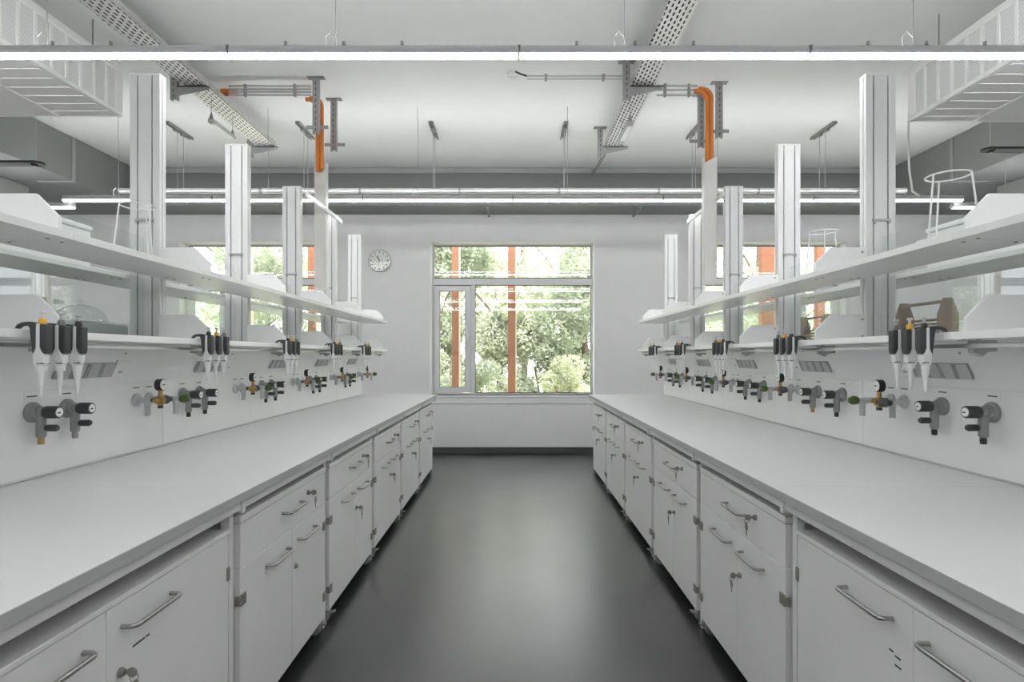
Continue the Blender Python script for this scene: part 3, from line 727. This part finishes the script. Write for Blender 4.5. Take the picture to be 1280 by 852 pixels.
# pipette: origin on the shelf front edge top, hook reaches over it towards +x
def pipette(o, cap, fat):
    T = .012
    q = MB(); q.prism([(-.044, .020), (-.032, .020), (-.031, -.055), (-.022, -.075), (-.024, -.108), (-.030, -.112), (-.050, -.112), (-.056, -.106), (-.058, -.078), (-.050, -.07), (-.044, -.055)], 'y', -T, T)
    q.build('body', 'pipwhite', o, bevel=.004, seg=3)
    q = MB(); q.prism([(-.066, .016), (-.044, .019), (-.044, -.052), (-.05, -.066), (-.058, -.074), (-.063, -.070), (-.066, -.058)], 'y', -T - .001, T + .001); q.build('grip', 'charcoal', o, bevel=.004, seg=3)
    q = MB(); q.prism([(-.0318, .020), (-.024, .024), (-.01, .026), (.012, .024), (.026, .018), (.034, .006), (.030, .004), (.020, .012), (.006, .014), (-.008, .012), (-.012, .004), (-.014, -.02), (-.018, -.05), (-.021, -.075), (-.0308, -.056)], 'y', -T + .002, T - .002); q.build('finger_hook', 'charcoal', o, bevel=.003)
    q = MB(); q.cyl((-.040, 0, -.110), (-.040, 0, -.126), .0145, .0135, n=20); q.build('collar', 'pipwhite', o)
    q = MB(); q.box((-.056, -T - .0006, -.104), (-.044, T + .0006, -.1005)); q.box((-.042, -T - .0006, -.104), (-.036, T + .0006, -.1005)); q.build('volume_display', 'ink', o, smooth=False)
    q = MB()
    if fat: q.lathe((-.040, 0, -.124), (0, 0, -1), [(0, .0125), (.022, .011), (.030, .0075), (.062, .006), (.074, .0045), (.080, .0035)], 18)
    else: q.lathe((-.040, 0, -.124), (0, 0, -1), [(0, .008), (.03, .0075), (.060, .0045), (.080, .0028)], 18)
    q.build('shaft', 'pipwhite', o)
    q = MB(); q.lathe((-.044, 0, .018), (0, 0, 1), [(0, .010), (.004, .0115), (.014, .0095), (.018, .007)], 18); q.build('volume_dial', cap, o)
    q = MB(); q.cyl((-.044, 0, .036), (-.044, 0, .050), .0045, n=12); q.lathe((-.044, 0, .050), (0, 0, 1), [(0, .006), (.002, .009), (.006, .009), (.008, .007)], 16); q.build('push_button', 'tappale' if cap != 'yellow' else 'cream', o)
PIP = {c: Proto('pipette', 'pipette', lambda o, c=c, f=f: pipette(o, c, f)) for c, f in (('yellow', False), ('pipgrey', False), ('black', True))}

def divider(o):
    q = MB(); q.prism([(-.13, 0), (.13, 0), (.13, .128), (-.052, .128), (-.13, .050)], 'y', -.006, .006); q.build('plate', 'shelf', o, bevel=.002)
    q = MB()
    for z in (.02, .105): q.cyl((.105, -.010, z), (.105, -.006, z), .005, n=10)
    q.build('screw', 'nickel', o)
DIV = Proto('shelf_divider', 'divider', divider)
def column(o):
    W, Dp, Hh = .15, .05, 2.79
    g = .007; dg = .012
    xs = [0, .035, .035 + g, .108, .108 + g, W]
    front = [(0, 0), (.035, 0), (.035, dg), (.035 + g, dg), (.035 + g, 0), (.108, 0), (.108, dg), (.108 + g, dg), (.108 + g, 0), (W, 0)]
    right = [(W, .018), (W - dg * .6, .018), (W - dg * .6, .026), (W, .026), (W, Dp)]
    back = [(x, Dp - y) for x, y in reversed(front)][1:-1]
    left = [(0, Dp), (0, .026), (dg * .6, .026), (dg * .6, .018), (0, .018)]
    q = MB(); q.prism(front + right + back + left, 'z', 0, Hh); q.build('profile', 'alu', o, smooth=False)
    q = MB()
    for x in (.035, .108): q.box((x + .0003, dg - .001, .02), (x + g - .0003, dg + .002 - .001, Hh - .035))
    q.build('groove_seal', 'groove', o, smooth=False)
    bx((-.001, -.001, Hh), (W + .001, Dp + .001, Hh + .01)).build('end_cap', 'alu', o, bevel=.002)
    q = MB(); q.box((.03, -.012, H + .682), (.12, -.001, H + .692)); q.cyl((.039, -.014, H + .675), (.039, -.001, H + .675), .007, n=10); q.cyl((.112, -.014, H + .675), (.112, -.001, H + .675), .007, n=10)
    q.build('shelf_clip', 'clampgrey', o)
COLM = Proto('service_column', 'column', column)

def shelf_board(o):         # local: x from 0 (front edge) to .292, y 0..GM, z 0..h
    h = .024; q = MB()
    q.box((.002, .0006, 0), (.292, GM - .0006, h)); q.m = 1
    for y in (.03, GM - .03):
        for x in (.06, .24): q.cyl((x, y, -.003), (x, y, .001), .0065, n=10)
    q.build('board', ['shelf', 'nickel'], o, bevel=.002)
    bx((-.004, .0003, -.001), (.002, GM - .0003, h + .001)).build('front_edge', 'shelf', o, bevel=.0015)
SH = Proto('shelf_board', 'shelf', shelf_board)
def glass_low(o): bx((-.003, 0, .002), (.003, GM - .056, ZU0 - ZS1 - .002)).build('pane', 'screen', o, smooth=False)
def glass_up(o):
    bx((-.003, 0, .002), (.003, GM - .056, .182)).build('pane', 'screen', o, smooth=False)
    q = MB()
    for y in (.06, GM - .12): q.box((-.008, y, 0), (.008, y + .04, .022))
    q.build('clip', 'rail', o, bevel=.002)
GLL = Proto('glass_screen', 'glass panel', glass_low); GLU = Proto('glass_screen', 'glass panel', glass_up)

for s, rz, bn in SIDES:
    B = BSHORT[s]
    def X(u): return s * u
    # worktop
    q = MB(); ys = [YN, 1.94, 3.85, 5.75, YEND]
    for a, b in zip(ys[:-1], ys[1:]):
        x0, x1 = mirx(s, XE, XB - .004); q.box((x0, a + .0006, ZT - .028), (x1, b - .0006, ZT))
    o = thing('worktop', 'long pale grey laboratory worktop, ' + B, 'worktop', (0, 0, 0))
    q.build('slab', 'top', o, bevel=.0015)
    x0, x1 = mirx(s, XE - .002, XE); bx((x0, YN, ZT - .030), (x1, YEND, ZT - .001)).build('edge_strip', 'edge', o, bevel=.0006)
    # frame
    o = thing('bench_frame', 'white steel frame with legs under the worktop, ' + B, 'bench frame', (0, 0, 0))
    x0, x1 = mirx(s, .915, .935); bx((x0, YN, ZT - .067), (x1, YEND - .03, ZT - .031)).build('front_rail', 'white', o, bevel=.002)
    x0, x1 = mirx(s, 1.62, 1.66); bx((x0, YN, ZT - .074), (x1, YEND - .03, ZT - .031)).build('rear_rail', 'white', o, bevel=.002)
    for k in range(0, 6):
        q = MB(); yy = G(k) - .002
        x0, x1 = mirx(s, .952, .982); q.box((x0, yy - .014, 0), (x1, yy + .014, ZT - .031)); x0, x1 = mirx(s, .908, .96); q.box((x0, yy - .012, ZT - .078), (x1, yy + .012, ZT - .031))
        q.build('leg', 'white', o, bevel=.002)
        q = MB(); x0, x1 = mirx(s, 1.62, 1.65); q.box((x0, yy - .014, 0), (x1, yy + .014, ZT - .075)); q.build('leg', 'white', o, bevel=.002)
        x0, x1 = mirx(s, .982, 1.62); bx((x0, yy - .012, ZT - .07), (x1, yy + .012, ZT - .035)).build('cross_rail', 'white', o, bevel=.002)
    # cabinets
    for k in range(5):
        n = 5 - k
        CAB.put((X(XF), G(k) + .47, 0), rz, 'white mobile cabinet with drawer, %s from the window, %s' % (ORD[n], B), 'mobile cabinets under the benches')
        yc = G(k) + .47
        if not (s < 0 and k == 0):
            KEY.put((X(XF), yc - s * .052, .465), rz, 'key in door lock, %s cabinet from the window, %s' % (ORD[n], B), 'keys in the cabinet locks')
        KEY.put((X(XF), yc - s * .20, .747), rz, 'key in drawer lock, %s cabinet from the window, %s' % (ORD[n], B), 'keys in the cabinet locks')
    nc = NCAB.put((X(XF), 1.305, 0), rz, 'white two-door base cabinet without drawer, ' + B, 'two-door base cabinets')
    q = MB()
    for y0, y1, z in (((-.08, -.125, .652), (-.13, -.143, .652)) if s < 0 else ((.093, .078, .640), (.072, .052, .634), (.072, .050, .612))): q.box((-.0008, min(y0, y1), z - .0022), (.0, max(y0, y1), z + .0022))
    q.build('printed_label', 'ink', nc, smooth=False)
    if s < 0: KEY.put((X(XF), 1.305 - s * .034, .615), rz, 'key in the door of the drawerless two-door cabinet, clock-side bench', 'keys in the cabinet locks')
    # service wall: splash panels, slanted duct, sockets
    o = thing('service_wall', 'white service wall with slanted socket duct, ' + B, 'service wall', (0, 0, 0))
    zs = H - .124
    x0, x1 = mirx(s, XB - .012, XB - .001); bx((x0, YN + .02, ZT + .0004), (x1, G(5) - .002, ZT + .007)).build('foot_seal', 'tappale', o, bevel=.002)
    for k in range(-1, 5):
        a = max(G(k), YN + .02) + .0012; b = G(k + 1) - .0012
        x0, x1 = mirx(s, XB, XB + .014); bx((x0, a, ZT - .2), (x1, b, zs + .004)).build('splash_panel', 'splash', o, bevel=.001)
    q = MB(); q.prism([(X(1.70), H + .056), (X(1.70), H - .002), (X(1.757), zs + .010), (X(1.757), zs), (X(1.784), zs), (X(1.784), H + .056)], 'y', YN, G(5))
    q.m = 1
    for k in range(-1, 5):
        for f in (.25, .6):
            yy = G(k) + GM * f; q.cyl((X(1.7), yy, H + .012), (X(1.697), yy, H + .012), .005, n=10)
    q.build('slanted_duct', ['splash', 'nickel'], o, bevel=.001)
    nx, nz = -(.136), -.057; L_ = math.hypot(.057, .134)
    dx_, dz_ = .057 / L_, -.134 / L_                     # down the slope
    nx_, nz_ = -.134 / L_, -.057 / L_                    # outward normal
    def slope_box(y0, y1, d0, d1, h0, h1, mb):
        P = lambda d, h: (X(1.70 + dx_ * d + nx_ * h), H - .002 + dz_ * d + nz_ * h)
        mb.prism([P(d0, h0), P(d1, h0), P(d1, h1), P(d0, h1)], 'y', y0, y1)
    for k in range(0, 5):
        yb = 2.105 + GM * k - (0 if s < 0 else 0)
        for i in range(4):
            q = MB(); y0 = yb + .0755 * i; slope_box(y0 + .003, y0 + .0725, .028, .092, -.002, .007, q); q.m = 1
            slope_box(y0 + .006, y0 + .018, .030, .090, .004, .0085, q) if s < 0 else slope_box(y0 + .0575, y0 + .0695, .030, .090, .004, .0085, q)
            q.build('socket', ['socket', 'tapgrey'], o, bevel=.002)
        q = MB(); y0 = yb + .31; slope_box(y0, y0 + .085, .016, .094, -.002, .006, q); q.m = 1; slope_box(y0 + .03, y0 + .055, .064, .076, .005, .0075, q); q.build('switch', ['white', 'socket'], o, bevel=.002)
    # shelves, dividers, columns, glass
    for k in range(-1, 5):
        n = 5 - k
        yl = G(k + 1) if s < 0 else G(k)
        SH.put((X(1.49), yl, ZS0), rz, 'lower white shelf board, %s from the window, %s' % (ORD[n], B), 'lower shelf boards')
        SH.put((X(1.49), yl, ZU0), rz, 'upper white shelf board, %s from the window, %s' % (ORD[n], B), 'upper shelf boards')
        SH.put((X(2.247), G(k) if s < 0 else G(k + 1), ZU0), rz + PI, 'upper white shelf board, back of the %s, %s from the window' % (B, ORD[n]), 'shelf boards on the bench backs')
        SH.put((X(2.247), G(k) if s < 0 else G(k + 1), ZS0), rz + PI, 'lower white shelf board, back of the %s, %s from the window' % (B, ORD[n]), 'shelf boards on the bench backs')
        yg = G(k) + .053 if s > 0 else G(k + 1) - .003
        GLL.put((X(1.865), yg, ZS1), rz, 'glass pane between the two shelves, %s from the window, %s' % (ORD[n], B), 'glass panes between the shelves')
        GLU.put((X(1.865), yg, ZU1), rz, 'low glass pane above the upper shelf, %s from the window, %s' % (ORD[n], B), 'glass panes above the upper shelves')
    q = MB()
    for z0, nm in ((ZS0, 'lower'), (ZU0, 'upper')):
        o2 = thing('shelf_end', 'white end piece of the %s shelf at the window end, %s' % (nm, B), 'shelf', (0, 0, 0), 0, 'shelf end pieces')
        q = MB(); q.prism([(X(1.486), G(5)), (X(1.486), G(5) + .07), (X(1.53), G(5) + .11), (X(1.782), G(5) + .11), (X(1.782), G(5))], 'z', z0 - .001, z0 + .025); q.build('board', 'shelf', o2, bevel=.002)
    for k in range(0, 6):
        n = 6 - k
        x0 = X(XC) if s > 0 else X(XC + .15)
        COLM.put((x0, G(k), 0), 0, 'tall white grooved service column, %s from the window, %s' % (ORD[n], B), 'service columns of the benches')
        DIV.put((X(1.652), G(k) - .010, ZS1 + .0005), rz, 'white chamfered lower shelf divider, %s from the window, %s' % (ORD[n], B), 'dividers on the lower shelves')
        DIV.put((X(1.652), G(k) - .010, ZU1 + .0005), rz, 'white chamfered upper shelf divider, %s from the window, %s' % (ORD[n], B), 'dividers on the upper shelves')
    # tie bar between two column tops
    q = MB(); x0, x1 = mirx(s, *((1.733, 1.749) if s < 0 else (1.768, 1.784))); q.box((x0, G(3) - .0, H + 1.345), (x1, G(4) + .05, H + 1.385))
    tag(q.build('tie_bar', 'alu', bevel=.002), 'white bar tying two service column tops together, ' + B, 'bar', 'tie bars')
    # hanging rail with clamps
    o = thing('hanging_rail', 'slim aluminium rail under the lower shelf front, ' + B, 'rail', (X(1.525), 0, H + .034))
    q = MB(); q.box((-.006, YN, -.008), (.006, G(5) + .03, .008)); q.build('bar', 'rail', o, bevel=.003)
    for k in range(0, 6):
        q = MB(); P = lambda u, z: (X(u) - X(1.525), z - .034)
        q.prism([P(1.533, .0532), P(1.615, .0532), P(1.615, .016), P(1.585, .014), P(1.565, -.002), P(1.535, .012)], 'y', G(k) - .03, G(k) - .005); q.m = 1
        for u in (1.565, 1.597): q.cyl((X(u) - X(1.525), G(k) - .032, .036 - .034 + .0), (X(u) - X(1.525), G(k) - .004, .036 - .034), .006, n=10)
        q.build('clamp', ['clampgrey', 'black'], o, bevel=.002)
    # pipettes
    for k in range(5):
        n = 5 - k
        cols = (('yellow', 'pipgrey', 'black') if s < 0 else ('black', 'yellow', 'pipgrey'))
        if s < 0 and k: cols = ('black', 'yellow', 'pipgrey')
        y0 = 1.717 if s < 0 else 1.963
        for i, c in enumerate(cols):
            cn = {'yellow': 'yellow', 'pipgrey': 'grey', 'black': 'black'}[c]
            PIP[c].put((X(1.486), y0 + .0715 * i + GM * k, ZS1), rz, '%s-capped pipette hung on the shelf edge, %s set from the window, %s' % (cn, ORD[n], B), 'pipettes hung on the shelf edges')
    # gas taps, valves, regulators
    for k in range(5):
        n = 5 - k
        pair = (2.06, 2.22) if s < 0 else (2.065, 2.305)
        for i, yy in enumerate(pair):
            out = 'brass' if (s < 0 and k == 0 and i == 0) or (s > 0 and k == 1 and i == 1) else ('nickel' if s < 0 and k == 0 else 'black')
            TAPS[out].put((X(XB), yy + GM * k, H - .206), rz, 'grey gas tap, %s pair from the window, %s one, %s' % (ORD[n], 'window-side' if i else 'room-side', B), 'grey gas taps on the splash panels')
        ya, yb = (2.63, 2.72) if s < 0 else (2.53, 2.62)
        VA.put((X(XB), ya + GM * k, H - .206), rz, 'short pale gas valve without knob, %s from the window, %s' % (ORD[n], B), 'pale gas valves')
        VB.put((X(XB), yb + GM * k, H - .206), rz, 'long pale gas valve with green knob, %s from the window, %s' % (ORD[n], B), 'pale gas valves')
        RG.put((X(XB - .115), ya + GM * k, H - .206), rz, 'brass pressure regulator with round gauge, %s from the window, %s' % (ORD[n], B), 'brass pressure regulators')
    # label plates above the taps (illegible dark lines)
    lp = [o3 for o3 in COL.objects if o3.name.startswith('service_wall')][-1]
    for k in range(5):
        for yy in ((2.06, 2.22, 2.63, 2.72) if s < 0 else (2.065, 2.305, 2.53, 2.62)):
            q = MB(); y = yy + GM * k
            x0, x1 = mirx(s, XB - .0012, XB); q.box((x0, y - .033, H - .163), (x1, y + .033, H - .133)); q.m = 1
            x0, x1 = mirx(s, XB - .0018, XB - .001); q.box((x0, y - .022, H - .150), (x1, y + .022, H - .1455))
            q.build('label_plate', ['white', 'ink'], lp, smooth=False)
    # neighbouring bench row far behind
    for k in range(1, 6):
        x0 = X(5.5) if s > 0 else X(5.65)
        COLM.put((x0, G(k), 0), 0, 'white column of next bench row, %s from the window, beyond %s' % (ORD[6 - k], B), 'columns of the next bench rows')
    for z, nm in ((ZS0, 'lower'), (ZU0, 'upper')):
        o = thing('neighbour_shelf', 'long white %s shelf of the next bench row beyond the %s' % (nm, B), 'shelf', (0, 0, 0))
        x0, x1 = mirx(s, 5.2, 5.49); bx((x0, .9, z), (x1, 6.6, z + .024)).build('board', 'shelf', o, bevel=.002)
        x0, x1 = mirx(s, 5.194, 5.2); bx((x0, .9, z - .001), (x1, 6.6, z + .025)).build('front_edge', 'shelf', o)

# ------------------------------------------------------------------ things on the shelves
def ring_stand(o):
    q = MB(); q.ring((0, 0, .237), (0, 0, 1), .068, .0032); q.build('top_ring', 'wirewhite', o)
    q = MB(); q.ring((0, 0, .0035), (0, 0, 1), .092, .0032); q.build('base_ring', 'wirewhite', o)
    for i in range(3):
        a = math.radians(75 + 120 * i); q = MB(); q.cyl((.068 * math.cos(a), .068 * math.sin(a), .237), (.092 * math.cos(a), .092 * math.sin(a), .0035), .0032, n=8); q.build('leg', 'wirewhite', o)
RS = Proto('ring_stand', 'stand', ring_stand)
RS.put((-1.640, 2.45, ZU1 + .001), .4, 'white wire ring stand on the upper shelf, clock-side bench', 'wire ring stands')
RS.put((1.585, 2.04, ZU1 + .001), 0, 'tall-looking white wire ring stand beside the chamfered divider, opposite the clock', 'wire ring stands')
RS.put((1.640, 2.96, ZU1 + .001), .9, 'white wire ring stand half hidden behind a divider, opposite the clock side', 'wire ring stands')
def foam_box(o):
    q = MB(); q.box((-.11, -.16, 0), (.11, .16, .165)); q.build('box', 'foam', o, bevel=.006)
    q = MB(); q.box((-.115, -.165, .166), (.115, .165, .19)); q.build('lid', 'foam', o, bevel=.006)
FB = Proto('foam_box', 'box', foam_box)
FB.put((-2.09, 2.47, ZU1 + .001), 0, 'white foam box on the back upper shelf, clock-side bench', 'white foam boxes')
FB.put((2.09, 2.52, ZU1 + .001), 0, 'white foam box on the back upper shelf, opposite the clock side', 'white foam boxes')
# brown rack behind the glass, far bench
def rack(o):
    for y in (0, .30):
        q = MB(); q.prism([(-.05, 0), (.05, 0), (.05, .12), (.022, .20), (-.022, .20), (-.05, .12)], 'y', y, y + .012); q.build('end_panel', 'rack', o, bevel=.002)
    q = MB()
    for i in range(4): q.box((-.046 + .024 * i, .012, .03 + .022 * i), (-.034 + .024 * i, .30, .042 + .022 * i))
    q.box((-.045, .012, .0), (.045, .30, .012)); q.build('slat', 'rack', o, bevel=.001)
    q = MB(); q.box((-.02, .012, .175), (-.01, .30, .19)); q.build('rail', 'rack', o, bevel=.001)
RK = Proto('bottle_rack', 'rack', rack)
RK.put((2.09, 2.684, ZS1 + .001), 0, 'brown slatted rack behind the glass, beside the first service column opposite the clock', 'brown racks')
RK.put((2.09, 3.72, ZS1 + .001), 0, 'brown slatted rack behind the glass beyond the first service column, opposite the clock', 'brown racks')
# dome desiccator and bottles behind the glass, clock-side bench
o = thing('acrylic_box', 'pale grey translucent box behind the glass, clock-side bench', 'box', (-2.1, 2.72, ZS1 + .001))
bx((-.12, -.17, 0), (.12, .17, .075)).build('box', 'acrylic', o, bevel=.008)
bx((-.125, -.175, .076), (.125, .175, .084)).build('lid', 'dome', o, bevel=.003)
o = thing('glass_dome', 'clear glass dome standing on the translucent box', 'glass dome', (-2.1, 2.72, ZS1 + .086))
q = MB(); q.lathe((0, 0, 0), (0, 0, 1), [(0, .118), (.006, .118), (.01, .106)] + [(.01 + .075 * math.sin(a), .106 * math.cos(a)) for a in [PI / 2 * i / 8 for i in range(1, 8)]] + [(.086, .012), (.104, .014), (.108, .010)], 32); q.build('cover', 'dome', o)
def bottle(o):
    q = MB(); q.lathe((0, 0, 0), (0, 0, 1), [(0, .034), (.004, .038), (.10, .038), (.125, .02), (.15, .016)], 22); q.build('bottle_body', 'dome', o)
    q = MB(); q.cyl((0, 0, .1505), (0, 0, .172), .018, n=18); q.build('cap', 'tappale', o)
BO = Proto('lab_bottle', 'bottle', bottle)
for i, (y, d) in enumerate(((2.40, 'standing apart'), (2.49, 'next to the translucent box'))):
    BO.put((-2.02, y, ZS1 + .001), 0, 'clear lab bottle behind the glass, clock-side bench, ' + d, 'clear lab bottles')

# ------------------------------------------------------------------ wall clock
o = thing('wall_clock', 'round silver-rimmed wall clock on the far wall', 'clock', ((475 - 641) * WALL_Y / K, WALL_Y, H + (445 - 326) * WALL_Y / K))
q = MB(); q.lathe((0, 0, 0), (0, -1, 0), [(0, .155), (.03, .157), (.04, .152), (.042, .144), (.036, .143), (.034, .14)], 48); q.build('case', 'rail', o)
q = MB(); q.cyl((0, -.0345, 0), (0, -.0355, 0), .142, n=48); f = q.build('clock_face', 'dial', o)
q = MB()
for i in range(12):
    a = PI / 6 * i; c, s_ = math.sin(a), math.cos(a); t = .006 if i % 3 else .008
    p = Vector((c, 0, s_)); w_ = Vector((s_, 0, -c)); r0, r1 = .108, .132
    q.add([p * r0 - w_ * t + Vector((0, -.0362, 0)), p * r0 + w_ * t + Vector((0, -.0362, 0)), p * r1 + w_ * t + Vector((0, -.0362, 0)), p * r1 - w_ * t + Vector((0, -.0362, 0))], [(0, 1, 2, 3)])
q.build('hour_mark', 'pipgrey', f, smooth=False)
def hand(a, r0, r1, t, y, nm):
    c, s_ = math.sin(a), math.cos(a); p = Vector((c, 0, s_)); w_ = Vector((s_, 0, -c)); q = MB()
    vs = [p * r0 - w_ * t, p * r0 + w_ * t, p * r1 + w_ * t * .7, p * r1 - w_ * t * .7]
    q.add([v + Vector((0, y, 0)) for v in vs] + [v + Vector((0, y - .002, 0)) for v in vs], [(0, 1, 2, 3), (7, 6, 5, 4), (0, 4, 5, 1), (1, 5, 6, 2), (2, 6, 7, 3), (3, 7, 4, 0)])
    q.build(nm, 'ink', f, smooth=False)
hand(math.radians(-38), -.02, .115, .004, -.038, 'minute_hand'); hand(math.radians(-22), -.02, .08, .006, -.042, 'hour_hand')
q = MB(); q.lathe((0, -.045, 0), (0, -1, 0), [(0, .143), (.003, .12), (.006, .06), (.007, .004)], 40); q.build('cover_glass', 'pane', o)

# ------------------------------------------------------------------ light from outside
world = bpy.data.worlds.new('world'); sc.world = world; world.use_nodes = True
nt = world.node_tree; nt.nodes.clear()
out = nt.nodes.new('ShaderNodeOutputWorld'); bg = nt.nodes.new('ShaderNodeBackground')
bg.inputs['Color'].default_value = (.93, .97, 1.0, 1); bg.inputs['Strength'].default_value = 3.0
nt.links.new(bg.outputs[0], out.inputs[0])
sd = bpy.data.lights.new('sun', 'SUN'); sd.energy = 4.2; sd.angle = math.radians(8); sd.color = (1, .97, .9)
so = bpy.data.objects.new('sun', sd); COL.objects.link(so); so.rotation_euler = (math.radians(38), math.radians(12), 0)

vs = sc.view_settings
vs.view_transform = 'Standard'; vs.look = 'None'; vs.gamma = 1.0; vs.use_curve_mapping = False; vs.exposure = 0.68
sc.display_settings.display_device = 'sRGB'
cy = sc.cycles
cy.max_bounces = 14; cy.diffuse_bounces = 6; cy.glossy_bounces = 5; cy.transparent_max_bounces = 32
cy.sample_clamp_indirect = 6.0
cy.caustics_reflective = False; cy.caustics_refractive = False
for l, n_ in ALL_LABELS.items():
    if len(n_) > 1: print('DUP LABEL', l, n_)
    if not 4 <= len(l.split()) <= 16: print('LABEL LEN', len(l.split()), l)
